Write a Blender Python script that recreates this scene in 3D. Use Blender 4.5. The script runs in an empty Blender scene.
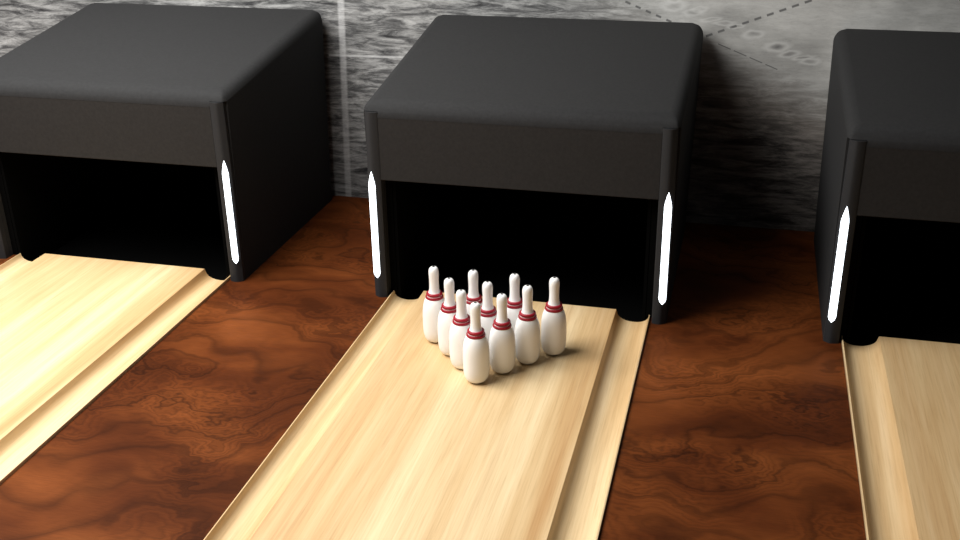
import bpy, bmesh, math, random
from mathutils import Vector, Matrix
C = bpy.context.scene.collection
random.seed(4)

# ---------------------------------------------------------------- helpers
def link(name, me, mat=None, parent=None, smooth=True):
    o = bpy.data.objects.new(name, me); C.objects.link(o)
    if mat: me.materials.append(mat)
    if parent: o.parent = parent
    if smooth:
        for p in me.polygons: p.use_smooth = True
    return o

def from_bm(name, bm, mat, parent=None, smooth=False, angle=None):
    bmesh.ops.recalc_face_normals(bm, faces=bm.faces)
    me = bpy.data.meshes.new(name); bm.to_mesh(me); bm.free()
    o = link(name, me, mat, parent, smooth)
    if angle is not None:
        me.set_sharp_from_angle(angle=math.radians(angle))
    return o

def add_box(bm, x0, x1, y0, y1, z0, z1):
    r = bmesh.ops.create_cube(bm, size=1)
    for v in r['verts']:
        v.co = Vector(((x0+x1)/2+v.co.x*(x1-x0), (y0+y1)/2+v.co.y*(y1-y0), (z0+z1)/2+v.co.z*(z1-z0)))
    return r['verts']

def extrude_y(bm, poly, y0, y1, n=1):
    """closed polygon in x,z swept along y"""
    rings = [[bm.verts.new((x, y0+(y1-y0)*k/n, z)) for x, z in poly] for k in range(n+1)]
    m = len(poly)
    for a, b in zip(rings, rings[1:]):
        for i in range(m):
            bm.faces.new((a[i], a[(i+1) % m], b[(i+1) % m], b[i]))
    bm.faces.new(rings[0]); bm.faces.new(rings[-1][::-1])

def lathe(bm, prof, seg=40):
    rings = []
    for r, z in prof:
        if r < 1e-5: rings.append([bm.verts.new((0, 0, z))])
        else: rings.append([bm.verts.new((r*math.cos(2*math.pi*k/seg), r*math.sin(2*math.pi*k/seg), z)) for k in range(seg)])
    for a, b in zip(rings, rings[1:]):
        for k in range(seg):
            k2 = (k+1) % seg
            if len(a) == 1 and len(b) == 1: continue
            if len(a) == 1: bm.faces.new((a[0], b[k], b[k2]))
            elif len(b) == 1: bm.faces.new((a[k], a[k2], b[0]))
            else: bm.faces.new((a[k], a[k2], b[k2], b[k]))

def empty(name, loc, label, cat, group=None):
    o = bpy.data.objects.new(name, None); C.objects.link(o)
    o.location = loc; o.empty_display_size = .1
    o['label'] = label; o['category'] = cat
    if group: o['group'] = group
    return o

def copy_tree(o, parent=None):
    c = o.copy(); C.objects.link(c); c.parent = parent
    for ch in [q for q in bpy.data.objects if q.parent == o]:
        copy_tree(ch, c)
    return c

# ---------------------------------------------------------------- materials
class NT:
    def __init__(s, name):
        s.m = bpy.data.materials.new(name); s.m.use_nodes = True
        s.t = s.m.node_tree; s.b = s.t.nodes['Principled BSDF']
    def n(s, t, **kw):
        nd = s.t.nodes.new(t)
        for k, v in kw.items():
            if k.startswith('i_'):
                nd.inputs[k[2:].replace('_', ' ')].default_value = v
            else: setattr(nd, k, v)
        return nd
    def l(s, a, b): s.t.links.new(a, b)
    def coord(s, scale=(1, 1, 1), kind='Object', loc=(0, 0, 0), rot=(0, 0, 0)):
        tc = s.n('ShaderNodeTexCoord'); mp = s.n('ShaderNodeMapping')
        mp.inputs['Scale'].default_value = scale; mp.inputs['Location'].default_value = loc; mp.inputs['Rotation'].default_value = rot
        s.l(tc.outputs[kind], mp.inputs['Vector']); return mp.outputs['Vector']
    def noise(s, vec, scale=1, detail=4, rough=.5, dist=0):
        nd = s.n('ShaderNodeTexNoise'); s.l(vec, nd.inputs['Vector'])
        nd.inputs['Scale'].default_value = scale; nd.inputs['Detail'].default_value = detail
        nd.inputs['Roughness'].default_value = rough; nd.inputs['Distortion'].default_value = dist
        return nd.outputs['Fac']
    def ramp(s, fac, stops, interp='LINEAR'):
        r = s.n('ShaderNodeValToRGB'); r.color_ramp.interpolation = interp
        e = r.color_ramp.elements
        while len(e) < len(stops): e.new(.5)
        for q, (p, c) in zip(e, stops):
            q.position = p; q.color = (*c, 1) if len(c) == 3 else c
        s.l(fac, r.inputs['Fac']); return r.outputs['Color']
    def math(s, op, a, b=0.0, c=None):
        nd = s.n('ShaderNodeMath', operation=op)
        for i, v in enumerate((a, b) if c is None else (a, b, c)):
            if isinstance(v, (int, float)): nd.inputs[i].default_value = v
            else: s.l(v, nd.inputs[i])
        return nd.outputs[0]
    def mix(s, fac, a, b, mode='MIX'):
        nd = s.n('ShaderNodeMix', data_type='RGBA', blend_type=mode)
        for i, v in ((0, fac), (6, a), (7, b)):
            if isinstance(v, (int, float)): nd.inputs[i].default_value = v
            elif isinstance(v, tuple): nd.inputs[i].default_value = (*v, 1)
            else: s.l(v, nd.inputs[i])
        return nd.outputs[2]
    def bump(s, h, strength=.2, dist=.01):
        nd = s.n('ShaderNodeBump'); nd.inputs['Strength'].default_value = strength; nd.inputs['Distance'].default_value = dist
        s.l(h, nd.inputs['Height']); s.l(nd.outputs['Normal'], s.b.inputs['Normal'])

def plain(name, col, rough=.5, spec=.5, grain=0.0):
    k = NT(name); k.b.inputs['Roughness'].default_value = rough
    k.b.inputs['Specular IOR Level'].default_value = spec
    if grain:
        v = k.coord()
        g = k.noise(v, 60, 3, .7)
        a = tuple(c*(1-grain) for c in col); b = tuple(c*(1+grain) for c in col)
        k.l(k.ramp(g, [(.3, a), (.7, b)]), k.b.inputs['Base Color'])
        k.bump(k.noise(v, 500, 2, .6), .08, .002)
    else: k.b.inputs['Base Color'].default_value = (*col, 1)
    return k.m

def mat_maple():
    k = NT('maple_lane_wood')
    broad = k.noise(k.coord((4.2, .16, 1), loc=(.35, 0, 0)), 1, 2, .5)
    mid = k.noise(k.coord((16, .5, 1), loc=(3, 1, 0)), 1, 4, .6, .2)
    fine = k.noise(k.coord((130, 3.2, 6)), 1, 4, .65)
    base = k.ramp(broad, [(.34, (.50, .29, .125)), (.45, (.58, .38, .185)), (.53, (.66, .48, .265)), (.62, (.76, .60, .37))])
    c = k.mix(.45, base, k.ramp(mid, [(.32, (.46, .265, .11)), (.5, (.64, .46, .25)), (.7, (.78, .62, .39))]))
    c2 = k.mix(.38, c, k.ramp(fine, [(.3, (.55, .42, .26)), (.5, (.9, .85, .75)), (.75, (1, 1, 1))]), 'MULTIPLY')
    k.l(c2, k.b.inputs['Base Color'])
    k.b.inputs['Roughness'].default_value = .42
    k.b.inputs['Specular IOR Level'].default_value = .45
    k.bump(fine, .05, .002)
    return k.m

def mat_mahogany():
    k = NT('figured_mahogany')
    v = k.coord((1, 1, 1), loc=(.4, .15, 0))
    sx = k.n('ShaderNodeSeparateXYZ'); k.l(v, sx.inputs[0])
    low = k.noise(v, 1.1, 2, .5)
    zig = k.noise(k.coord((1, 1.5, 1), loc=(5, 2, 0)), 6.5, 3, .55)
    amp = k.ramp(k.noise(k.coord((1, 1, 1), loc=(2.4, 7.1, 0)), 1.5, 2, .5), [(.42, (.12, .12, .12)), (.58, (1, 1, 1))])
    t = k.math('ADD', k.math('MULTIPLY', sx.outputs['Y'], 1.0), k.math('MULTIPLY', low, 1.7))
    t = k.math('ADD', t, k.math('MULTIPLY', k.math('MULTIPLY', zig, amp), .55))
    t = k.math('ADD', t, k.math('MULTIPLY', sx.outputs['X'], -.10))
    ta = k.math('MULTIPLY', t, 3.6)
    fr = k.math('FRACT', ta)
    line = k.ramp(fr, [(0, (.40, .40, .40)), (.06, (.58, .58, .58)), (.22, (.85, .85, .85)), (.62, (1, 1, 1)), (.86, (.88, .88, .88)), (1, (.40, .40, .40))])
    fr2 = k.math('FRACT', k.math('MULTIPLY', t, 15.0))
    line2 = k.ramp(fr2, [(0, (.58, .58, .58)), (.2, (.88, .88, .88)), (.6, (1.15, 1.15, 1.15)), (1, (.62, .62, .62))])
    big = k.noise(k.coord((.8, 1.3, 1), loc=(1.2, .4, 0)), 1.5, 3, .5, .3)
    col = k.ramp(big, [(.30, (.052, .012, .0024)), (.45, (.085, .0205, .0045)), (.58, (.142, .038, .0085)), (.72, (.21, .060, .0145))])
    col = k.mix(.72, col, line, 'MULTIPLY')
    col = k.mix(k.math('MULTIPLY', amp, .8), col, line2, 'MULTIPLY')
    por = k.noise(k.coord((14, 160, 1)), 1, 3, .6)
    col = k.mix(.5, col, k.ramp(por, [(.3, (.62, .58, .55)), (.65, (1, 1, 1))]), 'MULTIPLY')
    k.l(col, k.b.inputs['Base Color'])
    k.b.inputs['Roughness'].default_value = .6
    k.b.inputs['Specular IOR Level'].default_value = .06
    return k.m

def mat_mural():
    """grey weathered print on the back wall: streaks, dashed routes, raised looping lettering (object coords: x across, z up)"""
    k = NT('grey_weathered_mural')
    v = k.coord((1, 1, 1))
    st = k.noise(k.coord((2.6, 1, 16), rot=(0, .06, 0)), 1.5, 9, .74, .5)
    st2 = k.noise(k.coord((22, 1, 75)), 1, 6, .8, .3)
    big = k.noise(k.coord((.8, 1, 1.6), loc=(2.1, 0, .3)), 1.2, 3, .5)
    cA = k.ramp(st, [(.36, (.035, .035, .037)), (.46, (.14, .14, .14)), (.53, (.29, .29, .285)), (.66, (.52, .52, .51))])
    cB = k.ramp(st2, [(.3, (.42, .42, .42)), (.5, (.85, .85, .85)), (.7, (1, 1, 1))])
    rough = k.mix(.75, cA, cB, 'MULTIPLY')
    smooth = k.mix(.42, (.66, .655, .625), cB, 'MULTIPLY')
    smooth = k.mix(.20, smooth, cA)
    sx = k.n('ShaderNodeSeparateXYZ'); k.l(v, sx.inputs[0]); X, Z = sx.outputs['X'], sx.outputs['Z']
    # smooth zone lies to the upper right of a diagonal
    side = k.math('ADD', k.math('MULTIPLY', X, .55), k.math('ADD', Z, k.math('MULTIPLY', big, .5)))
    mr = k.n('ShaderNodeMapRange'); mr.inputs['From Min'].default_value = 1.45; mr.inputs['From Max'].default_value = 1.95
    k.l(side, mr.inputs['Value'])
    col = k.mix(mr.outputs[0], rough, smooth)
    # colour multiplied darker and browner below the diagonal route, fading in towards the right
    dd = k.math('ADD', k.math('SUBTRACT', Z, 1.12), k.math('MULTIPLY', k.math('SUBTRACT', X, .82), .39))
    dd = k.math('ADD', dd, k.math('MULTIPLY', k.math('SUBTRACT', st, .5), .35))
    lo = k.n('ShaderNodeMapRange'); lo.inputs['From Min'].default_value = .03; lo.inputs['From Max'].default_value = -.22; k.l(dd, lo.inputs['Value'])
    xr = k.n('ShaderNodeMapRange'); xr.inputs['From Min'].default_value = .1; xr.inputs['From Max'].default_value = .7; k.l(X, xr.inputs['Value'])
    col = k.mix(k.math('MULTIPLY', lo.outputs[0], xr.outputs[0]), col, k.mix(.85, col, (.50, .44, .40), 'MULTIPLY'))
    bl = k.ramp(k.noise(k.coord((.9, 1, 1.3), loc=(6.3, 0, 2.2)), 1.6, 3, .55), [(.38, (.55, .55, .55)), (.55, (1, 1, 1))])
    col = k.mix(.8, col, bl, 'MULTIPLY')
    def seg_mask(x0, z0, x1, z1, w, dash=None, soft=.5, wob=0):
        L = math.hypot(x1-x0, z1-z0); ux, uz = (x1-x0)/L, (z1-z0)/L
        dx = k.math('SUBTRACT', X, x0); dz = k.math('SUBTRACT', Z, z0)
        t = k.math('ADD', k.math('MULTIPLY', dx, ux), k.math('MULTIPLY', dz, uz))
        d = k.math('ABSOLUTE', k.math('SUBTRACT', k.math('MULTIPLY', dx, uz), k.math('MULTIPLY', dz, ux)))
        m = k.math('SUBTRACT', 1, k.math('DIVIDE', d, w)); m = k.math('MINIMUM', k.math('MAXIMUM', k.math('MULTIPLY', m, 1/soft), 0), 1)
        m = k.math('MULTIPLY', m, k.math('MULTIPLY', k.math('GREATER_THAN', t, 0), k.math('LESS_THAN', t, L)))
        if dash:
            fr = k.math('FRACT', k.math('DIVIDE', t, dash[0])); m = k.math('MULTIPLY', m, k.math('LESS_THAN', fr, dash[1]))
        return m
    # dashed routes crossing behind the middle machine's right corner
    for a in DASHES:
        m = seg_mask(*a); col = k.mix(k.math('MULTIPLY', m, a_strength(a)), col, (.10, .10, .10))
    # scratched pale lines
    for a in PALE:
        m = seg_mask(*a); col = k.mix(k.math('MULTIPLY', m, k.math('MULTIPLY', st2, .75)), col, (.75, .75, .75))
    wv = k.n('ShaderNodeVectorMath', operation='SCALE'); wv.inputs['Scale'].default_value = .045
    wn = k.n('ShaderNodeTexNoise'); wn.inputs['Scale'].default_value = 9; k.l(v, wn.inputs['Vector']); k.l(wn.outputs['Color'], wv.inputs[0])
    wa = k.n('ShaderNodeVectorMath', operation='ADD'); k.l(v, wa.inputs[0]); k.l(wv.outputs[0], wa.inputs[1])
    wb = k.n('ShaderNodeVectorMath', operation='SUBTRACT'); wb.inputs[1].default_value = (.0225, 0, .0225); k.l(wa.outputs[0], wb.inputs[0])
    sx = k.n('ShaderNodeSeparateXYZ'); k.l(wb.outputs[0], sx.inputs[0]); X, Z = sx.outputs['X'], sx.outputs['Z']
    # looping letter forms, paler with a darker inside
    for (cx, cz, ax, az, dark) in LOOPS:
        dx = k.math('DIVIDE', k.math('SUBTRACT', X, cx), ax)
        dz = k.math('DIVIDE', k.math('ADD', k.math('SUBTRACT', Z, cz), k.math('MULTIPLY', k.math('SUBTRACT', X, cx), -.12)), az)
        r = k.math('SQRT', k.math('ADD', k.math('MULTIPLY', dx, dx), k.math('MULTIPLY', dz, dz)))
        ring = k.math('MAXIMUM', k.math('SUBTRACT', 1, k.math('MULTIPLY', k.math('ABSOLUTE', k.math('SUBTRACT', r, 1)), 1.8)), 0)
        col = k.mix(k.math('MULTIPLY', ring, .42), col, (.70, .70, .68))
        if dark:
            ins = k.math('MAXIMUM', k.math('SUBTRACT', 1, k.math('MULTIPLY', r, 1.3)), 0)
            col = k.mix(k.math('MULTIPLY', ins, dark), col, (.12, .12, .12))
    k.l(col, k.b.inputs['Base Color'])
    k.b.inputs['Roughness'].default_value = .6
    k.b.inputs['Specular IOR Level'].default_value = .3
    k.bump(st2, .12, .004)
    return k.m
def a_strength(a): return .85
DASHES = [(.826, 1.149, 1.71, 1.495, .009, (.072, .55)), (.10, 1.434, .66, 1.21, .0085, (.066, .5)),
          (.90, 1.107, 1.25, .970, .004, (.10, .8))]
PALE = [(-1.492, -.05, -1.442, 1.6, .028), (-1.56, .94, -1.0, .947, .009)]
LOOPS = [(.629, 1.325, .060, .030, .35), (.63, 1.36, .03, .014, .2), (.740, 1.285, .052, .020, .3), (.775, 1.305, .04, .016, 0),
         (.845, 1.245, .050, .012, 0), (.925, 1.225, .055, .011, 0), (.99, 1.212, .04, .010, 0), (1.095, 1.171, .050, .020, .3),
         (1.238, 1.104, .062, .022, .9), (1.312, 1.066, .052, .017, .5), (1.39, 1.045, .05, .010, .3), (1.43, 1.022, .05, .016, .2)]

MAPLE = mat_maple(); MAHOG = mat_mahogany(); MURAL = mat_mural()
BLACK = plain('matte_black_plastic', (.022, .022, .0225), .75, .12, .12)
PANEL = plain('dark_panel', (.023, .0215, .0205), .75, .12, .12)
POST = plain('post_black', (.022, .0225, .024), .6, .2, .06)
PIT = plain('pit_black', (.003, .003, .003), 1, 0)
PINW = plain('pin_white_lacquer', (.90, .89, .87), .25, .5)
RED = plain('pin_red', (.30, .006, .018), .4, .4)
HOLE = plain('pin_hole_dark', (.02, .02, .02), .7, .3)
k = NT('light_strip_glow'); k.b.inputs['Base Color'].default_value = (.9, .9, .9, 1)
k.b.inputs['Emission Color'].default_value = (.86, .94, 1, 1); k.b.inputs['Emission Strength'].default_value = 3.2
GLOW = k.m

# ---------------------------------------------------------------- dimensions
HB, GW, ZF, ZO = .525, .1755, -.030, -.014
OB = HB+GW
LANES = [(-2.3715, .012, 0), (0, 0, 0), (2.3483, -.0208, 0)]
YW = 1.395                                   # back wall
YN = -7.0                                    # near end of lanes

# ---------------------------------------------------------------- setting
bm = bmesh.new()
edges = [-8.0]
for X, _, _ in LANES: edges += [X-OB-.0015, X+OB+.0015]
edges += [8.0]
for a, b in zip(edges[::2], edges[1::2]): add_box(bm, a, b, YN, YW+.002, ZF-.25, ZF)
fl = from_bm('floor', bm, MAHOG); fl['kind'] = 'structure'
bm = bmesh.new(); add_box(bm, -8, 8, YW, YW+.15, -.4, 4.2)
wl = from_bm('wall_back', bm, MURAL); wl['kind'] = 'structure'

# ---------------------------------------------------------------- lanes
def gutter_poly(s):
    p = [(HB, -.16), (HB, -.002)]
    a = (GW-.010)/2; cx = HB+.004+a
    for i in range(1, 22):
        t = math.pi*i/22
        p.append((cx-a*math.cos(t), -.003-.055*math.sin(t)**.75 + (ZO+.003)*i/22))
    p += [(OB-.005, ZO), (OB, ZO-.001), (OB, -.16)]
    return [(x*s, z) for x, z in p]
lane = empty('bowling_lane', (0, 0, 0), 'x', 'bowling lane', 'bowling lanes running up to the wall')
bm = bmesh.new(); add_box(bm, -HB, HB, YN, 0, -.16, 0)
from_bm('lane_bed', bm, MAPLE, lane)
for s in (-1, 1):
    bm = bmesh.new(); extrude_y(bm, gutter_poly(s), YN, 0)
    from_bm('gutter', bm, MAPLE, lane, True, 35)
lane_labels = ['pale maple bowling lane at the left, brightest of the three, without pins',
               'maple bowling lane in the middle that carries the ten white pins',
               'maple bowling lane at the right edge, only its left part showing']
for i, (X, Y, Z) in enumerate(LANES):
    o = lane if i == 0 else copy_tree(lane)
    o.location = (X, Y, Z); o['label'] = lane_labels[i]

# ---------------------------------------------------------------- pinsetter hoods
W, YF, YB = .800, -.062, 1.365
ZT0, ZT1 = 1.055, 1.254
FZ = .645                                    # lower edge of front panel
def boolean(o, cutters):
    for c in cutters:
        m = o.modifiers.new('b', 'BOOLEAN'); m.operation = 'DIFFERENCE'; m.solver = 'EXACT'; m.object = c
    dg = bpy.context.evaluated_depsgraph_get(); dg.update()
    me = bpy.data.meshes.new_from_object(o.evaluated_get(dg))
    o.modifiers.clear(); o.data = me
    for c in cutters: bpy.data.objects.remove(c)

def cutter(*a):
    bm = bmesh.new(); add_box(bm, *a); return from_bm('cut', bm, None)

NT_ = 1.008; PT_ = ZT0-.079
def make_hood():
    root = empty('pinsetter_hood', (0, 0, ZF), 'x', 'bowling pinsetter hood', 'black pinsetter hoods against the back wall')
    g = -ZF
    bm = bmesh.new()
    wb = W-.012; wt = W+.018
    co = [(-wb, YF, 0), (wb, YF, 0), (wb, YB, 0), (-wb, YB, 0), (-W, YF, ZT0+g), (W, YF, ZT0+g), (wt, YB, ZT1+g), (-wt, YB, ZT1+g)]
    v = [bm.verts.new(c) for c in co]
    for f in ((0, 1, 2, 3), (4, 5, 6, 7), (0, 1, 5, 4), (1, 2, 6, 5), (2, 3, 7, 6), (3, 0, 4, 7)): bm.faces.new([v[i] for i in f])
    bw = bm.edges.layers.float.new('bevel_weight_edge')
    for e in bm.edges:
        a, b = e.verts
        low = a.co.z < .5 and b.co.z < .5
        if low: continue
        vert = (a.co.z < .5) != (b.co.z < .5)
        if vert: e[bw] = .35 if a.co.y < 0 else 1.0
        else: e[bw] = 1.0 if a.co.y > 1 and b.co.y > 1 else (.75 if a.co.x*b.co.x > 0 else .9)
    sh = from_bm('shell', bm, BLACK, root)
    m = sh.modifiers.new('bev', 'BEVEL'); m.limit_method = 'WEIGHT'; m.width = .085; m.segments = 9
    dg = bpy.context.evaluated_depsgraph_get(); dg.update()
    me = bpy.data.meshes.new_from_object(sh.evaluated_get(dg)); sh.modifiers.clear(); sh.data = me
    boolean(sh, [cutter(-.715, .715, -.5, 1.27, -.5, FZ),
                 cutter(.715, 1.2, -.5, YF+.035, -.5, NT_), cutter(-1.2, -.715, -.5, YF+.035, -.5, NT_),
                 cutter(-.7149, .7149, -.5, YF+.012, FZ-.01, PT_)])
    for p in sh.data.polygons: p.use_smooth = True
    sh.data.set_sharp_from_angle(angle=math.radians(28))
    # front panel
    bm = bmesh.new(); add_box(bm, -.7145, .7145, YF+.0006, YF+.0118, FZ+g-.002, PT_-.0002+g)
    es = [e for e in bm.edges if all(abs(q.co.y-YF) < 1e-3 for q in e.verts) and all(q.co.z < .8 for q in e.verts) and abs(e.verts[0].co.z-e.verts[1].co.z) < .01]
    bmesh.ops.bevel(bm, geom=es, offset=.004, segments=2, affect='EDGES')
    from_bm('front_panel', bm, PANEL, root)
    # pit liner
    bm = bmesh.new()
    add_box(bm, -.7135, -.680, .003, 1.265, .003, FZ+g-.002); add_box(bm, .680, .7135, .003, 1.265, .003, FZ+g-.002)
    add_box(bm, -.6999, .6999, 1.19, 1.265, -.10, FZ+g-.002)
    add_box(bm, -.6999, .6999, .004, 1.19, -.12, -.10)
    add_box(bm, -.6999, .6999, .0, 1.189, FZ+g-.012, FZ+g-.002)
    for q in (-1, 1): add_box(bm, min(q*.660, q*.676), max(q*.660, q*.676), .004, 1.19, -.10, FZ+g-.013)
    from_bm('pit_liner', bm, PIT, root)
    # posts with light strips
    for s in (-1, 1):
        bm = bmesh.new()
        # cross-section x,y : flat inner flank, rounded nose, outer flank
        def sect(z):
            t = min(max((z-.60)/(1.02-.60), 0), 1)
            out = W-.012+.006*z/1.02-.006*t; inn = .7151; yb = YF+.033
            pts = [(inn, yb), (inn, YF+.0015)]
            for i in range(11):
                u = .02+.96*i/10
                pts.append((inn+(out-inn)*u, YF+.0008-.009*math.sin(math.pi*u)+.012*max(u-.6, 0)/.4))
            pts += [(out, YF+.026), (out, yb)]
            return pts
        zs = [0, .1, .3, .5, .6, .7, .8, .9, .97, NT_-.003]
        rings = []
        for z in zs:
            bot = .0
            rings.append([bm.verts.new((x*s, y, z+g*(z > 0))) for x, y in sect(z)])
        n = len(rings[0])
        for a, b in zip(rings, rings[1:]):
            for i in range(n): bm.faces.new((a[i], a[(i+1) % n], b[(i+1) % n], b[i]))
        bm.faces.new(rings[0]); bm.faces.new(rings[-1])
        post = from_bm('side_post', bm, POST, root, True, 40)
        # glowing strip: narrow lens with tapered ends
        bm = bmesh.new(); z0, z1 = .084+g, .690+g; N = 40; M = 12; rings = []
        for i in range(N+1):
            u = i/N; z = z0+(z1-z0)*u
            d0 = (z-z0)/.03; d1 = (z1-z)/.07
            w = .0185*min(1, max(d0, .0))**.5*min(1, max(d1, 0))**.75 if 0 < i < N else .0005
            cx = .7635; y0 = YF-.0075
            rings.append([bm.verts.new(((cx+w*math.cos(math.pi*j/M))*s, y0-.45*w*math.sin(math.pi*j/M), z)) for j in range(M+1)])
        for a, b in zip(rings, rings[1:]):
            for j in range(M): bm.faces.new((a[j], a[j+1], b[j+1], b[j]))
            bm.faces.new((a[M], a[0], b[0], b[M]))
        bm.faces.new(rings[0]); bm.faces.new(rings[-1])
        st = from_bm('light_strip', bm, GLOW, post, True)
        st['label'] = 'glowing white light strip'
    return root
hood = make_hood()
hood_labels = ['black pinsetter hood at the left, with the palest grey top',
               'black pinsetter hood in the middle, standing behind the ten pins',
               'black pinsetter hood at the right, cut off by the right edge of the photo']
for i, (X, Y, Z) in enumerate(LANES):
    o = hood if i == 0 else copy_tree(hood)
    o.location = (X-(.018 if i == 0 else 0), Y, ZF+Z); o['label'] = hood_labels[i]
    o.scale = (1.028 if i == 0 else 1, 1, 1)

# ---------------------------------------------------------------- pins
H = .404
body_prof = [(0, 0), (.024, 0), (.032, .002), (.044, .010), (.0535, .024), (.0585, .044), (.0610, .070), (.0615, .105), (.0612, .145),
             (.0598, .175), (.0565, .200), (.0505, .222), (.0435, .237), (.0385, .247), (.0350, .256), (.0310, .264), (.0270, .274),
             (.0246, .286), (.0236, .300), (.0232, .318), (.0234, .335), (.0242, .352), (.0248, .368), (.0243, .382), (.0218, .392), (.0175, .3985), (.0115, .4022), (.0062, .4035), (0, .4036)]
def smooth_prof(p, n=3):
    out = []
    for i in range(len(p)-1):
        a = p[max(i-1, 0)]; b = p[i]; c = p[i+1]; d = p[min(i+2, len(p)-1)]
        for j in range(n):
            t = j/n
            q = []
            for m in (0, 1):
                q.append(.5*((2*b[m])+(-a[m]+c[m])*t+(2*a[m]-5*b[m]+4*c[m]-d[m])*t*t+(-a[m]+3*b[m]-3*c[m]+d[m])*t**3))
            out.append((max(q[0], 0), q[1]))
    out.append(p[-1]); return out
def make_pin():
    root = empty('bowling_pin', (0, 0, 0), 'x', 'bowling pin', 'pins set in a triangle on the middle lane')
    bm = bmesh.new(); lathe(bm, body_prof[:1]+smooth_prof(body_prof[1:]), 36); from_bm('body', bm, PINW, root, True)
    def collar(z, r, hh, bulge):
        bm = bmesh.new(); pr = []
        for j in range(13):
            t = math.pi*(j/12-.5)
            pr.append((r+bulge*math.cos(t), z+hh*math.sin(t)))
        pr = [(r-.008, z-hh)]+pr+[(r-.008, z+hh)]
        lathe(bm, pr+[pr[0]], 36)
        bmesh.ops.remove_doubles(bm, verts=bm.verts, dist=1e-6)
        return from_bm('red_stripe', bm, RED, root, True)
    collar(.2425, .0408, .0076, .0030); collar(.2600, .0350, .0076, .0046)
    bm = bmesh.new(); lathe(bm, [(0, .4025), (.0066, .4025), (.0066, .4042), (.0045, .4046), (0, .4044)], 16)
    from_bm('top_hole', bm, HOLE, root)
    return root
pin = make_pin()
S, DR, PY, PX = .1965, .1132, -.875, -.0038
pin_labels = {
 (0, 0): 'white bowling pin at the near point of the triangle, closest to the viewer',
 (1, 0): 'white bowling pin just behind the front pin, on its left',
 (1, 1): 'white bowling pin just behind the front pin, on its right',
 (2, 0): 'white bowling pin at the left end of the three-pin row',
 (2, 1): 'white bowling pin in the centre of the triangle, middle of the three-pin row',
 (2, 2): 'white bowling pin at the right end of the three-pin row',
 (3, 0): 'white bowling pin at the left corner of the back row of four',
 (3, 1): 'white bowling pin second from the left in the back row, mostly hidden',
 (3, 2): 'white bowling pin third from the left in the back row',
 (3, 3): 'white bowling pin standing clear at the right corner of the back row'}
NUDGE = {(2, 0): .011, (2, 2): -.006, (3, 2): .006, (1, 0): .002, (1, 1): -.003}
first = True
for r in range(4):
    for i in range(r+1):
        o = pin if first else copy_tree(pin); first = False
        o.location = (PX+(i-r/2)*S+NUDGE.get((r, i), 0), PY+r*DR, .0005); o.scale = (1, 1, .985); o['label'] = pin_labels[(r, i)]

# ---------------------------------------------------------------- lights
def area(name, loc, target, size, power, col, size_y=None):
    l = bpy.data.lights.new(name, 'AREA'); l.energy = power; l.color = col; l.size = size
    if size_y: l.shape = 'RECTANGLE'; l.size_y = size_y
    o = bpy.data.objects.new(name, l); C.objects.link(o); o.location = loc
    o.rotation_euler = (Vector(target)-Vector(loc)).to_track_quat('-Z', 'Y').to_euler()
    return o
area('ceiling_lamp', (-3.15, -1.8, 4.4), (-2.4, -1.4, 0), 3.8, 680, (1, .985, .96))
w = bpy.data.worlds.new('World'); bpy.context.scene.world = w; w.use_nodes = True
w.node_tree.nodes['Background'].inputs['Color'].default_value = (.9, .95, 1, 1)
w.node_tree.nodes['Background'].inputs['Strength'].default_value = .045

# ---------------------------------------------------------------- camera
cam = bpy.data.cameras.new('camera'); co = bpy.data.objects.new('camera', cam); C.objects.link(co)
cam.sensor_width = 36; F = 1051.94; cam.lens = F*36/960; cam.clip_start = .05
co.location = (1.0783, -4.9462, 2.4472); co.rotation_mode = 'XYZ'; co.rotation_euler = (1.149, .0146, .2477)
sc = bpy.context.scene; sc.camera = co
sc.view_settings.view_transform = 'Standard'; sc.view_settings.look = 'None'
sc.view_settings.exposure = 0; sc.view_settings.gamma = 1; sc.view_settings.use_curve_mapping = False
